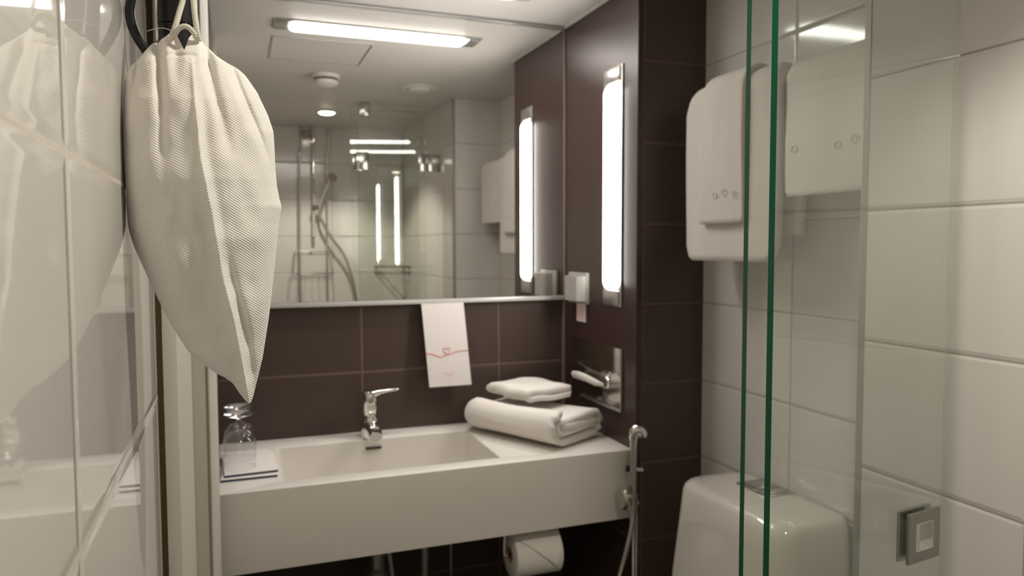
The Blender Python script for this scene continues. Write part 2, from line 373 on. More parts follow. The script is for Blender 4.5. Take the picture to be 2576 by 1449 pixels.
# faucet
fc = thing('basin_faucet', 'chrome single-lever faucet behind the basin', 'faucet', (.337, 2.005, ZS0))
b = BM(); lathe(b, [(.0255, 0), (.0262, .006), (.0255, .028), (.0235, .045), (.019, .055), (.018, .068), (.020, .071)], (.337, 2.005, ZS0), n=36); obj('body', b, m_chrome, fc, True)
b = BM()
rings = []
for t in range(9):
    u = t / 8; y = 1.998 - .088 * u; z = -.487 + .010 * math.sin(u * PI) - .006 * u; wd = .044 - .012 * u; ht = .030 - .013 * u
    rings.append([Vector((.337 + x, y, E + z + q)) for x, q in rrect(wd, ht, min(wd, ht) * .42, 5)])
loft(b, rings); obj('spout', b, m_chrome, fc, True)
b = BM(); lathe(b, [(.009, 0), (.009, -.006), (.007, -.007)], (.337, 1.919, -.498), n=20); obj('aerator', b, m_chromed, fc, True)
b = BM(); rings = []
for z, w_, d_, ox in ((-.447, .035, .035, 0), (-.440, .039, .039, 0), (-.415, .040, .040, 0), (-.398, .037, .038, -.001), (-.391, .030, .032, -.002)):
    rings.append([Vector((.337 + ox + x, 2.005 + y, E + z)) for x, y in rrect(w_, d_, w_ * .42, 6)])
loft(b, rings); obj('cartridge_cap', b, m_chrome, fc, True)
b = BM(); rings = []
for u, x, z, w_, h_ in ((0, .335, -.402, .030, .018), (.2, .352, -.397, .028, .018), (.4, .366, -.393, .023, .012), (.7, .388, -.390, .020, .008), (.9, .405, -.389, .018, .007), (1, .412, -.389, .010, .004)):
    rings.append([Vector((x, 2.003 + y - .01 * u, E + z + q)) for y, q in rrect(w_, h_, h_ * .45, 4)])
loft(b, rings); obj('lever', b, m_chrome, fc, True)

# packets and glasses on the left of the sink
b = BM(); box(b, -.036, .082, 1.722, 1.93, -.5145, -.5095, .0008)
box(b, -.0365, .0825, 1.7212, 1.7235, -.5143, -.5097, mi=1)
tag(obj('guest_packet', b, [m_paper, m_dark], None), 'thin white packet with dark edge lying flat on the sink, lower of two', 'packet', 'packets on the left of the sink')
b = BM(); Mx = Matrix.Translation((.02, 1.83, 0)) @ Matrix.Rotation(.05, 4, 'Z') @ Matrix.Translation((-.02, -1.83, 0))
box(b, -.033, .080, 1.738, 1.935, -.5088, -.5040, .0008, M=Mx); box(b, -.0335, .0805, 1.7372, 1.7395, -.5086, -.5042, mi=1, M=Mx)
tag(obj('guest_packet', b, [m_paper, m_dark], None), 'thin white packet under the glasses, upper of two, slightly turned', 'packet', 'packets on the left of the sink')
def goblet(x, y, z, label, dark=0):
    g = thing('goblet', label, 'glass', (x, y, z), 'upturned glasses on the sink')
    b = BM(); lathe(b, [(.0345, 0), (.0355, .001), (.0372, .030), (.0375, .048), (.034, .066), (.022, .080), (.008, .0865), (.004, .087)], (x, y, z), n=44, cap=False)
    obj('bowl', b, m_drink, g, 'all')
    b = BM(); lathe(b, [(.0005, .0868), (.006, .0872), (.0048, .092), (.0044, .106), (.0050, .112), (.010, .1165), (.034, .1215), (.0350, .1228), (.034, .1240), (.008, .1228), (.0005, .1228)], (x, y, z), n=44)
    obj('stem_and_foot', b, m_solid, g, 'all')
    return g
goblet(.004, 1.792, -.5035, 'clear stemmed glass upside down on the packets, nearer of two')
goblet(.006, 1.873, -.5035, 'clear stemmed glass upside down on the packets, behind the nearer one')

# ------------------------------------------------------------------ towels on the sink
def strip(path, th):
    """offset polyline on both sides -> closed outline"""
    n = len(path); l, r = [], []
    for i, p in enumerate(path):
        a = path[max(0, i - 1)]; c = path[min(n - 1, i + 1)]; t = (c - a).normalized(); nn = Vector((-t.y, t.x))
        l.append(p + nn * th / 2); r.append(p - nn * th / 2)
    return l, r
def stadium(w, h, n=22, cx=0, cy=0):
    out = []; r = h / 2; st = max(w - h, .001)
    for k in range(n): a = -PI / 2 + PI * k / (n - 1); out.append(Vector((cx + st / 2 + r * math.cos(a), cy + r * math.sin(a))))
    for k in range(n): a = PI / 2 + PI * k / (n - 1); out.append(Vector((cx - st / 2 + r * math.cos(a), cy + r * math.sin(a))))
    return out
def towel_roll(name, label, base, yaw, W, H, Ln, turns, th, wob, taper, mt):
    """rolled/folded towel. local x = across the open end, local y = length away from the open end, z up"""
    Mx = Matrix.Translation((base[0], base[1], E + base[2])) @ Matrix.Rotation(yaw, 4, 'Z')
    path = []
    S = 44
    for i in range(int(turns * S)):
        t = i / S; w_ = W - th - 2 * t * (th * 1.28); h_ = max(H - th - 2 * t * (th * 1.28), .006)
        st = stadium(max(w_, h_ + .002), h_)[(i + 22) % 44]
        st = Vector((st.x + .002 * math.sin(t * 5), st.y + wob * math.sin(st.x * 55 + t * 3) * min(1, t)))
        path.append(st + Vector((W / 2, H / 2)))
    l, r = strip(path, th); out = l + r[::-1]
    b = BM(); secs = 16; rings = []
    for k in range(secs + 1):
        u = k / secs; yy = Ln * u
        endk = math.sqrt(max(0, 1 - max(0, (u - .80) / .20) ** 2.2)) if taper else 1
        ring = []
        for p in out:
            q = Vector(((p.x - W / 2), (p.y - H / 2)))
            sc = .45 + .55 * endk; sz = .25 + .75 * endk
            bulge = 1 + .02 * math.sin(u * 7 + p.x * 20)
            dip = -.006 * math.sin(u * PI) * (1 if p.y > H * .6 else 0)
            open_ = -.004 * (1 - min(1, u * 14)) * math.sin(p.x * 130 + p.y * 210)
            ring.append(Mx @ Vector((W / 2 + q.x * sc, yy + open_, H / 2 * 1.0 + q.y * sz * bulge + dip * (1 if q.y > 0 else 0) - (1 - sz) * H / 2 * .5)))
        rings.append(ring)
    loft(b, rings, caps=False)
    # end caps as quad strips between both sides of the cloth
    b.verts.ensure_lookup_table(); n = len(l); m = len(out)
    for base_i, rev in ((0, False), (secs * m, True)):
        for i in range(n - 1):
            vsx = [b.verts[base_i + j] for j in (i, i + 1, m - 2 - i, m - 1 - i)]
            try: b.faces.new(vsx if not rev else vsx[::-1])
            except Exception: pass
    bmesh.ops.recalc_face_normals(b, faces=b.faces)
    o = obj(name, b, mt, None, 'all'); return tag(o, label, 'towel')
# big towel: open end faces front right
ang = math.atan2(.11, .205)
towel_roll('rolled_bath_towel', 'large thick white bath towel rolled flat on the right of the sink', (.727, 1.676, ZS0 + .001), ang, .240, .097, .345, 2.2, .0165, .005, True, m_towel)
# small cloth: folded in layers
def folded_cloth(name, label, base, yaw, W, Ln, H, layers, mt, sag=0):
    Mx = Matrix.Translation((base[0], base[1], E + base[2])) @ Matrix.Rotation(yaw, 4, 'Z')
    th = H / layers * .86; path = []
    for k in range(layers):
        z = (k + .5) * H / layers; xs = [th / 2 + (W - th) * i / 14 for i in range(15)]
        if k % 2 == 0: xs = xs[::-1]
        for x in xs: path.append(Vector((x, z + .0015 * math.sin(x * 60 + k))))
        if k < layers - 1:
            sx = -1 if k % 2 == 0 else 1
            for j in (1, 2, 3): a = PI * j / 4; path.append(Vector((xs[-1] + sx * math.sin(a) * H / layers * .5, z + (1 - math.cos(a)) / 2 * H / layers)))
    l, r = strip(path, th); out = l + r[::-1]; rings = []; secs = 14; m = len(out); n = len(l)
    for k in range(secs + 1):
        u = k / secs; e = math.sqrt(max(0, 1 - max(0, (u - .82) / .18) ** 2.2)); s = .8 + .2 * e
        rings.append([Mx @ Vector((p.x + .003 * math.sin(u * 9 + p.y * 80), Ln * u, p.y * s + H * (1 - s) * .4 + sag * math.sin(u * PI) * -1 + .0015 * math.sin(u * 11 + p.x * 40))) for p in out])
    b = BM(); loft(b, rings, caps=False); b.verts.ensure_lookup_table()
    for bi in (0, secs * m):
        for i in range(n - 1):
            try: b.faces.new([b.verts[bi + j] for j in (i, i + 1, m - 2 - i, m - 1 - i)])
            except Exception: pass
    bmesh.ops.recalc_face_normals(b, faces=b.faces)
    return tag(obj(name, b, mt, None, 'all'), label, 'towel')
folded_cloth('folded_face_cloth', 'small folded white face cloth resting on top of the rolled bath towel', (.722, 1.812, -.4185), .29, .155, .180, .036, 2, m_towel)

# ------------------------------------------------------------------ items on the side panel
sc_ = thing('wall_socket', 'grey lidded power socket on the dark side panel beside the mirror', 'socket', (XS, 1.94, -.16))
b = BM(); box(b, .926, XS, 1.884, 2.004, -.166, -.078, .002); obj('back_plate', b, m_sock, sc_, True)
b = BM()
pr = [(.926, 1.888), (.912, 1.889), (.901, 1.898), (.899, 1.972), (.905, 1.978), (.926, 1.978)]
loft(b, [[Vector((x, y, E + z)) for x, y in pr] for z in (-.157, -.087)]); obj('lid', b, m_sock, sc_, True)
b = BM(); box(b, .934, XS, 1.908, 1.964, -.219, -.168); lt = BM()
st = thing('wall_sticker', 'small white and red sticker on the panel just below the grey socket', 'sticker', (XS, 1.936, -.22))
lt.free(); obj('sheet', b, m_paper, st)
b = BM()
for zz in (-.178, -.186, -.194, -.202, -.210):
    for yy in (1.918, 1.930, 1.942, 1.954): box(b, .9335, .9342, yy - .004, yy + .004, zz - .0022, zz + .0022)
pr_ = obj('red_print', b, m_pink, st)

td = thing('tissue_dispenser', 'polished steel plate tissue dispenser set low in the dark side panel', 'tissue dispenser', (XS, 1.84, -.43))
b = BM(); box(b, .932, XS, 1.692, 1.990, -.430, -.268, .001); obj('steel_plate', b, m_steel, td, True)
b = BM()
box(b, .929, XS, 1.690, 1.695, -.432, -.268, .001); box(b, .927, XS, 1.692, 1.93, -.433, -.427, .001)
obj('raised_lip', b, m_satin, td, True)
b = BM()
pts = spline([(.930, 1.935, -.338), (.930, 1.86, -.346), (.930, 1.79, -.350), (.930, 1.755, -.362), (.930, 1.77, -.380), (.930, 1.84, -.376)], 8)
tube(b, pts, .0055, 10); obj('slot_rim', b, m_chrome, td, True)
b = BM(); box(b, .9285, .933, 1.752, 1.775, -.352, -.337, .002); obj('latch', b, m_chrome, td, True)
b = BM(); rings = []
for u, y, z, r in ((0, 1.765, -.372, .004), (.2, 1.80, -.370, .008), (.4, 1.85, -.366, .009), (.6, 1.90, -.366, .010), (.8, 1.94, -.370, .009), (1, 1.965, -.374, .002)):
    rings.append([Vector((.918 - .010 * math.sin(u * PI) + r * .6 * math.cos(a), y, E + z + r * 1.1 * math.sin(a) * (1 + .15 * math.sin(3 * a)))) for a in [2 * PI * k / 14 for k in range(14)]])
loft(b, rings); obj('tissue', b, m_tp, td, 'all')

# ------------------------------------------------------------------ hanging card with heart line
cdh = thing('hanging_card', 'white card with a thin red heart line hanging below the mirror', 'card', (.56, 2.03, -.39))
def cpt(u, v): # u 0..1 across, v 0..1 down
    a = Vector((.492, 2.046, -.163)) * (1 - u) + Vector((.615, 2.046, -.162)) * u; c = Vector((.507, 2.020, -.396)) * (1 - u) + Vector((.630, 2.020, -.396)) * u
    return a * (1 - v) + c * v
b = BM(); rings = []
for off in (0, .004):
    rings.append([Vector((p.x, p.y + off, p.z + E)) for p in (cpt(0, 0), cpt(1, 0), cpt(1, 1), cpt(0, 1))])
loft(b, rings); obj('card_sheet', b, m_paper, cdh)
def ink(uvs, r, name, m):
    b = BM(); tube(b, [cpt(u, v) + Vector((0, -.0004, 0)) for u, v in uvs], r, 6); return obj(name, b, m, cdh)
hs = [(.0, .595), (.08, .598), (.16, .610), (.24, .632), (.32, .645), (.40, .638), (.47, .620), (.52, .600), (.56, .575), (.555, .548), (.52, .540), (.485, .556), (.45, .542), (.415, .548), (.405, .572), (.43, .600), (.47, .616), (.53, .622), (.60, .612), (.68, .595), (.78, .588), (.90, .585), (1, .585)]
hs2 = [(q.x, q.y) for q in spline([(u, v, 0) for u, v in hs], 5)]
ink(hs2, .0010, 'heart_line', m_ink)
b = BM()
for v, us in ((.840, ((.38, .44), (.46, .48), (.52, .56), (.58, .64))), (.868, ((.44, .50), (.515, .58)))):
    for u0, u1 in us: tube(b, [cpt(u0, v) + Vector((0, -.0003, 0)), cpt(u1, v) + Vector((0, -.0003, 0))], .0009, 5)
obj('small_red_print', b, m_pink, cdh)

# ------------------------------------------------------------------ below the sink
tr = thing('bottle_trap', 'chrome bottle trap hanging under the middle of the sink', 'drain trap', (.333, 1.90, -.95))
b = BM(); lathe(b, [(.019, .262), (.020, .215), (.024, .213), (.026, .205), (.026, .200), (.021, .196), (.021, .120), (.030, .110), (.031, .02), (.026, .0), (.001, 0)], (.333, 1.90, -.952), n=30, cap=False); obj('body', b, m_satin, tr, True)
b = BM(); tube(b, [(.333, 1.90, -.86), (.333, 1.98, -.86), (.333, YB - .001, -.86)], .014, 16); obj('outlet_pipe', b, m_chromed, tr, True)
b = BM(); tube(b, spline([(.350, 1.93, -.691), (.368, 1.93, -.80), (.385, 1.94, -.93), (.40, 1.98, -1.05), (.41, 2.04, -1.1), (.41, YB - .001, -1.1)]), .0055, 10)
tag(obj('supply_hose', b, m_plastic, None, True), 'thin white flexible hose beside the chrome trap under the sink', 'hose')
b = BM(); tube(b, [(.46, 1.90, -.691), (.46, 1.90, ZF)], .0115, 16); tag(obj('supply_pipe', b, m_satin, None, True), 'thicker chrome upright pipe under the sink, right of the trap', 'pipe')
b = BM(); tube(b, [(.532, 1.90, -.691), (.532, 1.90, ZF)], .0035, 10); tag(obj('supply_pipe', b, m_satin, None, True), 'very thin upright chrome pipe under the sink, left of the paper roll', 'pipe')
RX, RY, RZ = .690, 1.705, -.768
rh = thing('paper_holder', 'slim metal bracket under the sink carrying the toilet paper', 'holder', (RX, RY, -.70))
b = BM(); box(b, .612, .775, RY - .012, RY + .012, -.6945, -.6905, .001); obj('mount', b, m_chromed, rh, True)
b = BM(); tube(b, spline([(.618, RY, -.694), (.614, RY, -.73), (.614, RY, -.765), (.618, RY, RZ), (.65, RY, RZ), (.70, RY, RZ), (.757, RY, RZ)], 4), .0035, 10); obj('arm', b, m_chrome, rh, True)
rl = thing('toilet_paper_roll', 'toilet paper roll with its end folded to a point under the sink', 'toilet paper', (RX, RY, RZ - .056))
b = BM(); lathe(b, [(.020, -.062), (.052, -.062), (.056, -.060), (.056, .060), (.052, .062), (.020, .062), (.020, -.062)], (RX, RY, RZ), 'X', 48, cap=False); obj('paper', b, m_tp, rl, True)
b = BM(); lathe(b, [(.0195, -.062), (.0195, .062), (.0180, .062), (.0180, -.062), (.0195, -.062)], (RX, RY, RZ), 'X', 32, cap=False); obj('cardboard_core', b, m_brass, rl, True)
b = BM(); rows = []
for k in range(17):
    u = k / 16; a = PI / 2 + .10 + u * 1.78; rr = .0578 + .0035 * u
    v = max(0, (u - .22) / .78); x0 = -.060 + .100 * v; x1 = .060 - .018 * v
    rows.append((x0, x1, RY + rr * math.cos(a), RZ + rr * math.sin(a)))
ra = [[Vector((RX + x0, y, E + z)), Vector((RX + x1, y, E + z)), Vector((RX + x1, y - .0016, E + z + .0004)), Vector((RX + x0, y - .0016, E + z + .0004))] for x0, x1, y, z in rows]
loft(b, ra); obj('folded_tip', b, m_tp, rl)

# ------------------------------------------------------------------ bidet shower
bs_ = thing('bidet_shower', 'chrome hand bidet spray with ribbed hose at the right end of the sink', 'bidet spray', (.915, 1.6, -.63))
b = BM(); tube(b, [(.912, 1.595, -.633), (.9125, 1.595, -.60), (.914, 1.595, -.50), (.915, 1.596, -.475)], [.0085, .0095, .0088, .0105], 18); obj('spray_handle', b, m_chromed, bs_, True)
b = BM(); tube(b, spline([(.914, 1.596, -.478), (.9155, 1.596, -.462), (.923, 1.594, -.454), (.934, 1.590, -.462), (.935, 1.589, -.472)], 5), [.0105, .011, .0115, .012, .0125, .013, .0135, .014, .0142, .0144, .0145, .0145, .0145, .0145, .0142, .014, .0138, .0135, .013, .0125, .012], 18); obj('spray_head', b, m_chrome, bs_, True)
b = BM(); tube(b, [(.914, 1.583, -.548), (.930, 1.580, -.550)], [.006, .007], 12); obj('trigger', b, m_chrome, bs_, True)
b = BM(); box(b, .927, .936, 1.600, YC - .0005, -.560, -.515, .003); box(b, .9, .93, 1.602, 1.612, -.56, -.545, .002); obj('wall_clip', b, m_black, bs_, True)
b = BM(); tube(b, [(.918, 1.603, -.612), (.918, 1.603, -.665)], .012, 18); tube(b, [(.905, 1.602, -.64), (.930, 1.603, -.64)], .008, 14); obj('valve_body', b, m_chromed, bs_, True)
b = BM(); lathe(b, [(.001, 0), (.024, .0), (.027, .003), (.027, .008), (.012, .011), (.008, .03)], (.878, 1.595, -.622), 'X', 32); obj('valve_knob', b, m_chromed, bs_, True)
b = BM(); path = spline([(.912, 1.595, -.633), (.911, 1.593, -.665), (.905, 1.59, -.70), (.888, 1.588, -.76), (.868, 1.59, -.83), (.855, 1.595, -.92), (.87, 1.60, -1.0), (.90, 1.602, -.98), (.917, 1.603, -.90), (.919, 1.603, -.75), (.918, 1.603, -.666)], 22)
tube(b, path, [.0062 + (.0009 if k % 2 else -.0004) for k in range(len(path))], 10); obj('ribbed_hose', b, m_chromed, bs_, 'all')
b = BM(); tube(b, [(.929, 1.606, -.66), (.929, 1.606, ZF)], .0045, 12); tag(obj('valve_pipe', b, m_chromed, None, True), 'thin straight chrome pipe running down from the bidet spray valve', 'pipe')

# ------------------------------------------------------------------ toilet
tl = thing('toilet', 'white ceramic toilet with a tapered cistern against the tiled wall', 'toilet', (1.0, 1.28, ZF))
def cist(z, x0, x1, y0, y1, r):
    o = []
    cx, cy = (x0 + x1) / 2, (y0 + y1) / 2
    for x, y in rrect(x1 - x0, y1 - y0, r, 8):
        if x > 0: x = min(x, (x1 - x0) / 2)
        bow = -.012 * (1 - (2 * y / (y1 - y0)) ** 2) if x < -.02 else 0
        o.append(Vector((cx + x + bow, cy + y, E + z)))
    return o
b = BM(); zt = -.533
xb = XT - .004
rings = [cist(-.98, .925, xb, 1.075, 1.485, .04), cist(-.75, .935, xb, 1.085, 1.475, .04), cist(-.60, .947, xb, 1.095, 1.462, .040), cist(-.555, .951, xb, 1.099, 1.459, .040), cist(-.543, .955, xb, 1.103, 1.455, .040), cist(-.536, .962, xb - .004, 1.110, 1.448, .038), cist(zt, .972, xb - .012, 1.120, 1.438, .034), cist(zt + .0035, 1.00, xb - .03, 1.15, 1.41, .03)]
loft(b, rings); obj('cistern', b, m_cer, tl, True)
b = BM()
def bowl(z, x0, x1, hw):
    out = []
    for k in range(40):
        a = 2 * PI * k / 40; c, s = math.cos(a), math.sin(a)
        out.append(Vector(((x0 + x1) / 2 + c * (x1 - x0) / 2, 1.28 + s * hw * (1 if c < 0 else .95), E + z)))
    return out
loft(b, [bowl(ZF, .72, 1.10, .12), bowl(ZF + .1, .70, 1.10, .11), bowl(ZF + .25, .60, 1.11, .15), bowl(ZF + .38, .52, 1.11, .18), bowl(ZF + .40, .52, 1.11, .182)]); obj('bowl', b, m_cer, tl, True)
b = BM(); loft(b, [bowl(ZF + .401, .515, .99, .184), bowl(ZF + .42, .515, .99, .186), bowl(ZF + .435, .53, .98, .175)]); obj('seat_lid', b, m_cer, tl, True)
b = BM(); Mz = Matrix.Translation((1.073, 1.304, 0)) @ Matrix.Rotation(0, 4, 'Z')
box(b, -.037, .037, -.052, .052, zt + .0025, zt + .0065, .002, M=Mz); fb = obj('flush_plate', b, m_chromed, tl, True)
b = BM(); box(b, -.029, .029, -.012, .044, zt + .0055, zt + .0105, .002, M=Mz); obj('large_button', b, m_chromed, fb, True)
b = BM(); box(b, -.029, .029, -.044, -.014, zt + .0055, zt + .0095, .002, M=Mz); obj('small_button', b, m_chromed, fb, True)

# ------------------------------------------------------------------ towel rail and hung towels
tra = thing('towel_rail', 'chrome rail on the white tiles above the toilet, holding the hung towels', 'towel rail', (XT, 1.27, .34))
b = BM(); tube(b, [(1.060, .955, .335), (1.060, 1.575, .335)], .008, 14); obj('bar', b, m_chrome, tra, True)
for y in (.965, 1.565):
    b = BM(); tube(b, [(XT - .0005, y, .335), (1.060, y, .335)], .007, 12); obj('bracket', b, m_chrome, tra, True)
def hung(name, label, y0, y1, zf, zb, xc, hr, ztop, th=.010, drift=0, group=None, seed=0, band=None, round_=.02, skew=0):
    """towel folded over the rail: front sheet to zf, back sheet to zb, half width hr"""
    path = []
    n = 26
    for k in range(n): u = k / (n - 1); path.append((xc - hr, zf + (ztop - hr - zf) * u, u))
    for k in range(1, 10): a = PI * k / 10; path.append((xc - hr * math.cos(a), ztop - hr + hr * math.sin(a), 1))
    for k in range(n): u = k / (n - 1); path.append((xc + hr, ztop - hr - (ztop - hr - zb) * u, 1 - u))
    P = [Vector((x, z)) for x, z, u in path]; l, r = strip(P, th)
    m = len(P); cols = 30; b = BM(); grid = []
    for side, pp in ((0, l), (1, r)):
        g = []
        for i in range(m):
            row = []
            for c in range(cols + 1):
                v = c / cols; yv = y0 + (y1 - y0) * v
                front = 1 if i < n else 0
                u = path[i][2]
                corner = 0
                ed = min(v, 1 - v) * (y1 - y0)
                lift = 0
                if ed < round_: lift = (round_ - math.sqrt(max(0, round_ ** 2 - (round_ - ed) ** 2)))
                zz = pp[i].y; xx = pp[i].x
                if i < n and u < .15: zz += lift * (1 - u / .15)
                if u > .85: zz -= lift * (u - .85) / .15 * (.9 if ed < round_ else 0)
                wv = noise.noise(Vector((seed * 3.1 + v * 3.0, u * 1.5, front * 5))) * .006 * (1 - .5 * u)
                pinch = (1 - 2 * v) * drift * (1 - u)
                xx += wv * (1 if front else -1)
                row.append(b.verts.new(Vector((xx, yv + pinch + skew * (1 - u), E + zz))))
            g.append(row)
        grid.append(g)
    for s_, g in enumerate(grid):
        for i in range(m - 1):
            for c in range(cols):
                b.faces.new((g[i][c], g[i][c + 1], g[i + 1][c + 1], g[i + 1][c]))
    A, B = grid
    for i in range(m - 1):
        for c in (0, cols): b.faces.new((A[i][c], A[i + 1][c], B[i + 1][c], B[i][c]))
    for c in range(cols):
        for i in (0, m - 1): b.faces.new((A[i][c], A[i][c + 1], B[i][c + 1], B[i][c]))
    bmesh.ops.recalc_face_normals(b, faces=b.faces)
    t = thing(name, label, 'towel', (xc, (y0 + y1) / 2, zf), group)
    o = obj('cloth', b, m_towel2, t, 'all')
    if band:
        bb = BM()
        nb = band[1]
        for k in range(nb):
            yy = y0 + (y1 - y0) * (k + .7) / (nb + .4); zz = zf + band[0] + .006 * (k % 2)
            pts = [(xc - hr - th / 2 - .0012, yy + .008 * math.cos(a), zz + .007 * math.sin(a)) for a in [2 * PI * j / 10 for j in range(10)]]
            tube(bb, pts, .0009, 6, closed=True)
        obj('woven_border', bb, m_towel2, t, 'all')
    return t
hung('bath_towel', 'big thick white bath towel folded over the rail, farthest from the shower', 1.222, 1.542, -.036, .02, 1.060, .030, .362, th=.020, group='towels on the rail', seed=1, round_=.035, drift=.006)
hung('hand_towel', 'small white hand towel draped over the big bath towel, nearer the dark column', 1.315, 1.462, .047, .10, 1.060, .0495, .3815, th=.008, drift=-.004, group='towels on the rail', seed=2, band=(.062, 4), round_=.008)
hung('hand_towel', 'wide white hand towel behind the shower glass, on the rail end nearer the shower', .970, 1.208, .095, .14, 1.060, .026, .357, th=.010, group='towels on the rail', seed=5, band=(.085, 6), round_=.010)

# ------------------------------------------------------------------ shower glass panels
def pane(root, p0, p1, z0, z1, th=.008):
    d = Vector((p1[0] - p0[0], p1[1] - p0[1], 0)).normalized(); n = Vector((-d.y, d.x, 0)); b = BM()
    c = []
    for z in (z0, z1):
        for P, s in ((p0, -1), (p1, -1), (p1, 1), (p0, 1)): c.append(b.verts.new(Vector((P[0], P[1], E + z)) + n * s * th / 2))
    fs = [((0, 1, 5, 4), 0), ((2, 3, 7, 6), 0), ((1, 2, 6, 5), 2), ((3, 0, 4, 7), 1), ((3, 2, 1, 0), 1), ((4, 5, 6, 7), 1)]
    for f, mi in fs:
        ff = b.faces.new([c[i] for i in f]); ff.material_index = mi
    return obj('glass_pane', b, [m_glass, m_gedge, m_gfar], root)
GA0, GA1 = (.536, .690), (.848, .690)
ga = thing('shower_screen', 'clear glass shower panel hinged to the tiled wall, the farther of two folded panels', 'shower screen', (.72, .69, ZF), 'folding shower panels')
pane(ga, GA0, GA1, ZF + .02, .618)
b = BM(); box(b, .549, .588, .672, .708, .585, ZC - .0005, .002); obj('ceiling_bracket', b, m_chromed, ga, True)
for zz in (.345, -1.1):
    b = BM(); box(b, .815, .862, .681, .6855, zz, zz + .078, .001); box(b, .815, .862, .6945, .699, zz, zz + .078, .001); box(b, .8485, .9168, .6835, .6965, zz, zz + .078, .001); obj('wall_hinge', b, m_chromed, ga, True)
GB0, GB1 = Vector((.513, .620, 0)), Vector((.8185, .6656, 0))
gb = thing('shower_screen', 'clear glass shower panel with a square pull handle, the nearer of two folded panels', 'shower screen', (.66, .64, ZF), 'folding shower panels')
pane(gb, GB0, GB1, ZF + .02, .618)
for zz in (.345, -1.1):
    b = BM(); box(b, .522, .572, .610, .624, zz, zz + .078, .001); box(b, .530, .546, .622, .684, zz, zz + .078, .002); box(b, .540, .585, .679, .6855, zz, zz + .078, .001); obj('fold_hinge', b, m_chromed, gb, True)
dB = (GB1 - GB0).normalized(); nB = Vector((dB.y, -dB.x, 0)); hc = Vector((.7705, .6585, 0)); HZ = -.350
hd = None
def ringplate(off0, off1, s, hsz):
    b = BM()
    MX = Matrix(((dB.x, nB.x, 0, hc.x), (dB.y, nB.y, 0, hc.y), (0, 0, 1, 0), (0, 0, 0, 1)))
    for x0, x1, z0, z1 in ((-s, -hsz, -s, s), (hsz, s, -s, s), (-hsz, hsz, hsz, s), (-hsz, hsz, -s, -hsz)):
        box(b, x0, x1, off0, off1, HZ + z0, HZ + z1, .0004, 1, M=MX)
    return b
hd = obj('pull_handle', ringplate(.0042, .0082, .0305, .0165), m_steel, gb); hd.data.materials[0] = m_hand
obj('rear_plate', ringplate(-.0082, -.0042, .0305, .0165), m_hand, hd)
obj('chrome_liner', ringplate(-.0085, .0085, .0172, .0160), m_chrome, hd)

# ------------------------------------------------------------------ shower fittings on the rear wall (seen in the mirror)
yw = YR
ss = thing('hand_shower_set', 'chrome riser rail with hand shower and hose, seen in the mirror', 'shower', (.42, yw + .04, .1))
b = BM(); tube(b, [(.421, yw + .045, ZC - .001), (.413, yw + .045, .05)], .009, 16); obj('riser_rail', b, m_chrome, ss, True)
for z in (.56, .10):
    b = BM(); tube(b, [(.418, yw + .0005, z), (.418, yw + .045, z)], .009, 14); obj('wall_bracket', b, m_chrome, ss, True)
b = BM(); tube(b, [(.405, yw + .06, .205), (.445, yw + .07, .207)], .014, 16); obj('slider', b, m_chrome, ss, True)
b = BM(); tube(b, spline([(.440, yw + .07, .19), (.448, yw + .075, .24), (.468, yw + .085, .30), (.492, yw + .10, .345)], 5), .009, 14); hs_ = obj('hand_piece', b, m_chrome, ss, True)
b = BM(); tube(b, [(.490, yw + .095, .352), (.500, yw + .112, .362), (.508, yw + .128, .366)], [.014, .026, .027], 24); obj('spray_face', b, m_chrome, hs_, True)
b = BM(); tube(b, spline([(.440, yw + .07, .19), (.452, yw + .07, .14), (.50, yw + .07, .05), (.578, yw + .07, -.068), (.625, yw + .07, -.25), (.64, yw + .06, -.42), (.60, yw + .05, -.55), (.5, yw + .05, -.5), (.43, yw + .05, -.38)], 14), .0075, 10); obj('hose', b, m_chromed, ss, True)
b = BM(); tube(b, [(.38, yw + .04, .600), (.418, yw + .045, .605)], .010, 12); tube(b, [(.382, yw + .06, .62), (.382, yw + .06, .585)], [.018, .024], 20); obj('fixed_head', b, m_chromed, ss, True)
b = BM(); box(b, .30, .56, yw + .02, yw + .06, -.42, -.37, .012); obj('mixer', b, m_chrome, ss, True)
for i, (x0, x1, lab) in enumerate(((.358, .345, 'thin chrome water pipe with a bend near the ceiling, left one in the mirror'), (.502, .489, 'thin chrome water pipe with a bend near the ceiling, right one in the mirror'))):
    b = BM(); tube(b, spline([(x0, yw + .03, ZC - .001), (x0, yw + .03, .55), (x0 - .003, yw + .03, .53), (x1 + .001, yw + .03, .48), (x1, yw + .03, .46), (x1 - .006, yw + .03, -.1), (x1 - .006, yw + .03, -.3695)], 5), .0062, 12)
    tag(obj('water_pipe', b, m_chromed, None, True), lab, 'pipe', 'water pipes on the rear wall')
wb = BM()
for z in (-.150, -.03):
    tube(wb, [(.30 + (.012 if z > -.1 else 0), yw + .012, z), (.51 - (.012 if z > -.1 else 0), yw + .012, z), (.51 - (.012 if z > -.1 else 0), yw + .10, z), (.30 + (.012 if z > -.1 else 0), yw + .10, z)], .0019, 8, closed=True)
for k in range(7): x = .30 + .21 * k / 6; tube(wb, [(x, yw + .012, -.150), (x, yw + .10, -.150)], .0014, 6)
for x, y in ((.30, .012), (.51, .012), (.30, .10), (.51, .10)): tube(wb, [(x, yw + y, -.15), (x + (.012 if x < .4 else -.012), yw + y, -.03)], .0022, 6)
tube(wb, [(.40, yw, -.03), (.40, yw + .015, -.03)], .005, 8)
tag(obj('wire_soap_basket', wb, m_chromed, None, True), 'chrome wire basket on the shower wall behind the pipes', 'basket')
cb = BM()
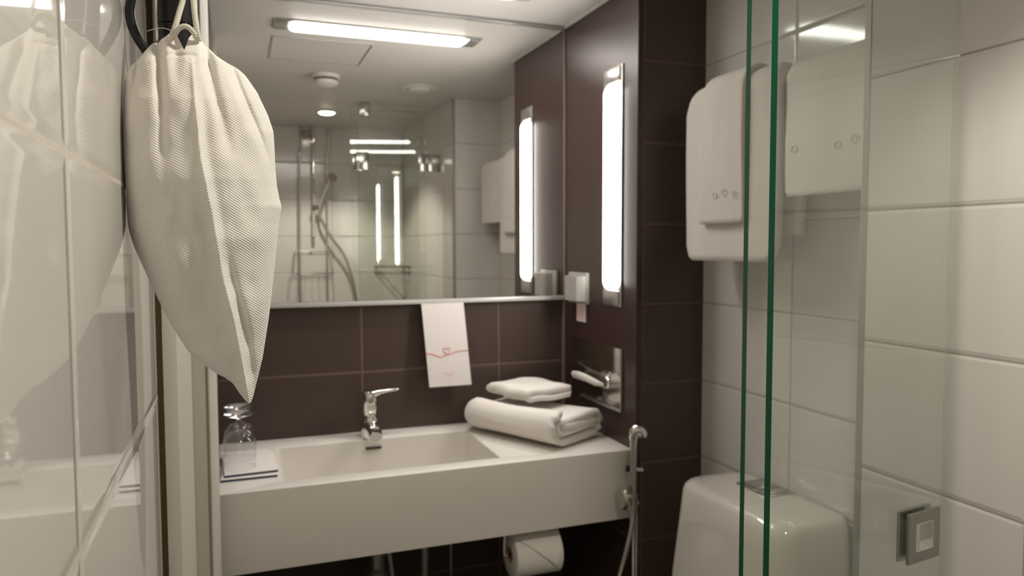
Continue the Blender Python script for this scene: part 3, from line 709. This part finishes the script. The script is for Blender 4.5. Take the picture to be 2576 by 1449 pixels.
for z in (-.115, -.150):
    tube(cb, [(XJ - .004, yw + .004, z), (XJ - .004, yw + .17, z), (XJ - .08, yw + .14, z), (XJ - .17, yw + .004, z)], .0045, 8, closed=True)
for k in range(1, 6): u = k / 6; tube(cb, [(XJ - .17 * u, yw + .005, -.15), (XJ - .17 * u, yw + .17 * (1 - u) + .02, -.15)], .002, 6)
for x, y in ((XJ - .006, yw + .165), (XJ - .165, yw + .006), (XJ - .006, yw + .006)): tube(cb, [(x, y, -.115), (x, y, -.15)], .003, 6)
tag(obj('corner_shelf', cb, m_chromed, None, True), 'chrome wire corner shelf in the shower, seen through the glass in the mirror', 'shelf')
b = BM(); lathe(b, [(.012, 0), (.012, -.004), (.005, -.006), (.005, -.02), (.011, -.024), (.012, -.030), (.006, -.035), (.001, -.036)], (XJ, yw + .09, .235), 'X', 20)  # added knob, shaped to stand in for a bright highlight on the tiles
tag(obj('highlight_knob', b, m_chrome, None, True), 'small round chrome knob standing in for a highlight on the white shower tiles, seen in the mirror', 'highlight')

# ------------------------------------------------------------------ hair dryer grip and cord behind the bag
hy = thing('hair_dryer', 'black cylindrical grip with a curved black cord hanging behind the white bag', 'hair dryer', (-.040, .69, .14))
b = BM(); lathe(b, [(.006, .128), (.0095, .130), (.0130, .145), (.0147, .165), (.0152, .1818)], (-.0395, .690, 0), n=40); obj('lower_grip', b, m_black, hy, True)
b = BM(); lathe(b, [(.0149, .1822), (.0158, .1828), (.0162, .21), (.0162, .26), (.0155, .31)], (-.0395, .690, 0), n=40); obj('upper_grip', b, m_black, hy, True)
b = BM(); tube(b, [(-.0395, .60, .335), (-.0395, .62, .335), (-.0395, .70, .335), (-.0395, .75, .335), (-.0395, .765, .335)], [.022, .026, .032, .032, .024], 28); obj('barrel', b, m_black, hy, True)
b = BM(); tube(b, spline([(-.0395, .690, .133), (-.0445, .683, .139), (-.054, .672, .147), (-.0632, .664, .158), (-.0692, .661, .170), (-.0712, .66, .182), (-.0695, .66, .195), (-.0665, .663, .215), (-.066, .67, .25), (-.067, .68, .29)], 7), .0036, 14); obj('cord', b, m_black, hy, 'all')
b = BM(); box(b, XL, -.06, .665, .715, .255, .31, .004); obj('wall_holder', b, m_black, hy, True)

# ------------------------------------------------------------------ drawstring bag
F = 1878.4; YAW = .3572; PIT = .0569
def unproj(px, py, y):
    a = (px - 1288) / F; bb = (py - 724.5) / F
    fw = math.cos(PIT) - bb * math.sin(PIT); z = -math.sin(PIT) - bb * math.cos(PIT)
    X = a * math.cos(YAW) + fw * math.sin(YAW); Y = -a * math.sin(YAW) + fw * math.cos(YAW)
    k = y / Y; return Vector((X * k, y, z * k))
# outline measured once, given here as (height row, left, right) of the hanging cloth at 0.64 m
Lc = [(85, 372), (100, 358), (115, 349), (145, 333), (175, 322), (240, 311), (310, 304), (400, 304), (470, 307), (560, 319), (620, 338), (700, 374), (745, 395), (790, 417), (830, 440), (880, 472), (910, 505), (935, 540), (950, 568), (962, 585), (985, 600), (1003, 614), (1011, 622)]
Rc = [(85, 528), (100, 545), (115, 556), (145, 585), (175, 607), (190, 620), (230, 648), (290, 676), (330, 689), (380, 692), (430, 694), (470, 698), (500, 704), (518, 709), (535, 706), (560, 702), (650, 693), (750, 682), (800, 676), (850, 668), (900, 660), (960, 645), (985, 639), (1003, 634), (1011, 630)]
TOP = [(-1, 128), (-.9, 116), (-.78, 108), (-.62, 107), (-.52, 98), (-.42, 94), (-.25, 84), (-.12, 80), (-.06, 84), (.08, 108), (.19, 128), (.23, 120), (.33, 96), (.42, 87), (.50, 90), (.62, 98), (.74, 104), (.88, 116), (1, 132)]
SEAM = [(100, 480), (130, 483), (250, 492), (400, 507), (540, 535), (600, 545), (700, 562), (800, 588), (900, 607), (1011, 626)]
D0 = [(85, .012), (130, .019), (250, .034), (450, .042), (600, .040), (750, .032), (880, .022), (960, .012), (1011, .002)]
VAL = [  # valleys: (rows->px), amplitude by row, width px
    ([(90, 398), (150, 403), (250, 408), (400, 412), (560, 405)], [(90, .010), (160, .0085), (300, .0038), (480, 0)], 13),
    ([(90, 522), (150, 524), (230, 540), (300, 560), (420, 590)], [(90, .009), (160, .008), (260, .0045), (400, 0)], 13),
    ([(90, 372), (130, 352), (200, 343), (260, 322), (330, 306)], [(90, .004), (130, .006), (250, .004), (320, 0)], 8),
    ([(90, 560), (160, 582), (220, 602), (330, 648), (430, 688), (520, 700)], [(90, .004), (150, .007), (330, .0055), (450, .002), (540, 0)], 11),
    ([(90, 440), (150, 446), (300, 452)], [(90, .003), (150, .002), (280, 0)], 14),
    ([(650, 575), (760, 600), (840, 622), (900, 632), (960, 636)], [(640, 0), (720, .003), (850, .0045), (930, .003), (1000, 0)], 14),
]
def bag_depth(px, py, s, side):
    if side > 0:  # rear sheet
        d = interp(D0, py) * .75 * math.sqrt(max(0, 1 - abs(s) ** 2.2)); return .64 + d
    d = interp(D0, py) * max(0, 1 - abs(s) ** 2.3) ** .55
    e = max(0, 1 - abs(s) ** 6)
    sp = interp(SEAM, py); g = (px - sp)
    amp = .0035 * sm(150, 320, py) + .004 * sm(640, 860, py) * (1 - sm(960, 1011, py))
    d += e * amp * (math.exp(-abs(g) / 17.0) * 1.0 - .55 * math.exp(-((g - 20) / 13) ** 2))
    d += e * .0012 * math.exp(-(g / 4.5) ** 2) * sm(130, 170, py)
    for pos, am, wd in VAL:
        v = interp(pos, py); a = interp(am, py)
        if a > 0:
            q = (px - v) / wd; d -= e * a * math.exp(-q * q)
            if pos[0][1] in (372,): d -= a * .6 * sm(4, -4, px - v) * e
            if pos[0][1] in (560,): d -= a * .7 * sm(-4, 4, px - v) * e
    d += .0026 * noise.noise(Vector((px * .011, py * .008, 3.3))) * e + .0016 * noise.noise(Vector((px * .03, py * .016, 8.1))) * e
    d -= .0018 * math.exp(-((py - 140 - .02 * (px - 470)) / 3.5) ** 2) * sm(-.45, -.35, s) * (1 - sm(.25, .38, s)) * e
    return .64 - d
bg = thing('drawstring_bag', 'white woven drawstring cloth bag hanging by cords in the foreground', 'bag', (-.02, .64, -.128))
b = BM(); uvl = b.loops.layers.uv.new('UVMap'); NR, NC = 190, 132; G = {}
uvs = {}
rows_py = [88 + (1011 - 88) * (k / NR) ** .97 for k in range(NR + 1)]
for side in (-1, 1):
    for i, py0 in enumerate(rows_py):
        lx, rx = interp(Lc, py0), interp(Rc, py0)
        for j in range(NC + 1):
            t = j / NC; s = -math.cos(PI * t) * .35 + (2 * t - 1) * .65
            if j in (0, NC) and side == 1: G[(1, i, j)] = G[(-1, i, j)]; continue
            px = (lx + rx) / 2 + s * (rx - lx) / 2
            tp = interp(TOP, s); 
            if side == 1: tp = max(tp, 100) + 4
            wgt = 1 - sm(88, 190, py0); py = py0 + (tp - 88) * wgt
            y = bag_depth(px, py, s, side)
            e = unproj(px, py, .64); P = Vector((e.x, y, e.z + E))
            if side == -1:  # keep the outline: shift laterally with the view ray
                k = y / .64; P = Vector((e.x * (k * .75 + .25), y, e.z * (k * .75 + .25) + E))
            P.x = max(P.x, XL + .0012 + .0004 * abs(math.sin(i)))
            v = b.verts.new(P); G[(side, i, j)] = v; uvs[v] = (P.x + y * .3, P.z)
for side in (-1, 1):
    for i in range(NR):
        for j in range(NC):
            q = [G[(side, i, j)], G[(side, i, j + 1)], G[(side, i + 1, j + 1)], G[(side, i + 1, j)]]
            if side == 1: q = q[::-1]
            try: f = b.faces.new(q)
            except Exception: continue
            for lp in f.loops: lp[uvl].uv = uvs[lp.vert]
            if side == -1 and i < 11: f.material_index = 1
            elif side == 1 and i < 11: f.material_index = 1
obj('bag_cloth', b, [m_bag, m_hem], bg, 'all')
def cordpts(L_, n=10): return spline([tuple(unproj(px, py, y)) for px, py, y in L_], n)
def twisted(name, L_, R_, parent, strands=3, pitch=.0052):
    pts = cordpts(L_, 24); ds = [0]
    for a, c in zip(pts, pts[1:]): ds.append(ds[-1] + (c - a).length)
    b = BM(); fr = frames(pts)
    for k in range(strands):
        ring = []
        for (p, s, u), dd in zip(fr, ds):
            a = 2 * PI * (dd / pitch / 1.0 + k / strands); ring.append(p + (s * math.cos(a) + u * math.sin(a)) * R_ * .42)
        tube(b, ring, R_ * .62, 8)
    return obj(name, b, m_cord, parent, 'all')
twisted('drawstring', [(428, 100, .625), (436, 84, .622), (444, 60, .622), (453, 28, .626), (461, 0, .632), (468, -40, .64), (474, -110, .65)], .0021, bg)
twisted('drawstring', [(502, 100, .625), (498, 82, .622), (495, 60, .622), (491, 28, .626), (488, 0, .632), (484, -40, .64), (478, -110, .65)], .0021, bg)
twisted('drawstring', [(436, 92, .624), (443, 82, .621), (452, 70, .619), (463, 64, .618), (473, 65, .618), (482, 72, .619), (491, 84, .621), (496, 96, .624)], .0019, bg)
b = BM(); tube(b, cordpts([(372, 76, .655), (385, 72, .645), (400, 69, .64), (415, 69, .635), (430, 74, .628), (436, 84, .623)]), .00035, 6); obj('loose_thread', b, m_cord, bg, 'all')
b = BM(); tube(b, cordpts([(397, 100, .64), (395, 60, .645), (394, 20, .65), (394, -30, .655), (396, -90, .66)]), .0009, 8); obj('thin_string', b, m_cord, bg, 'all')
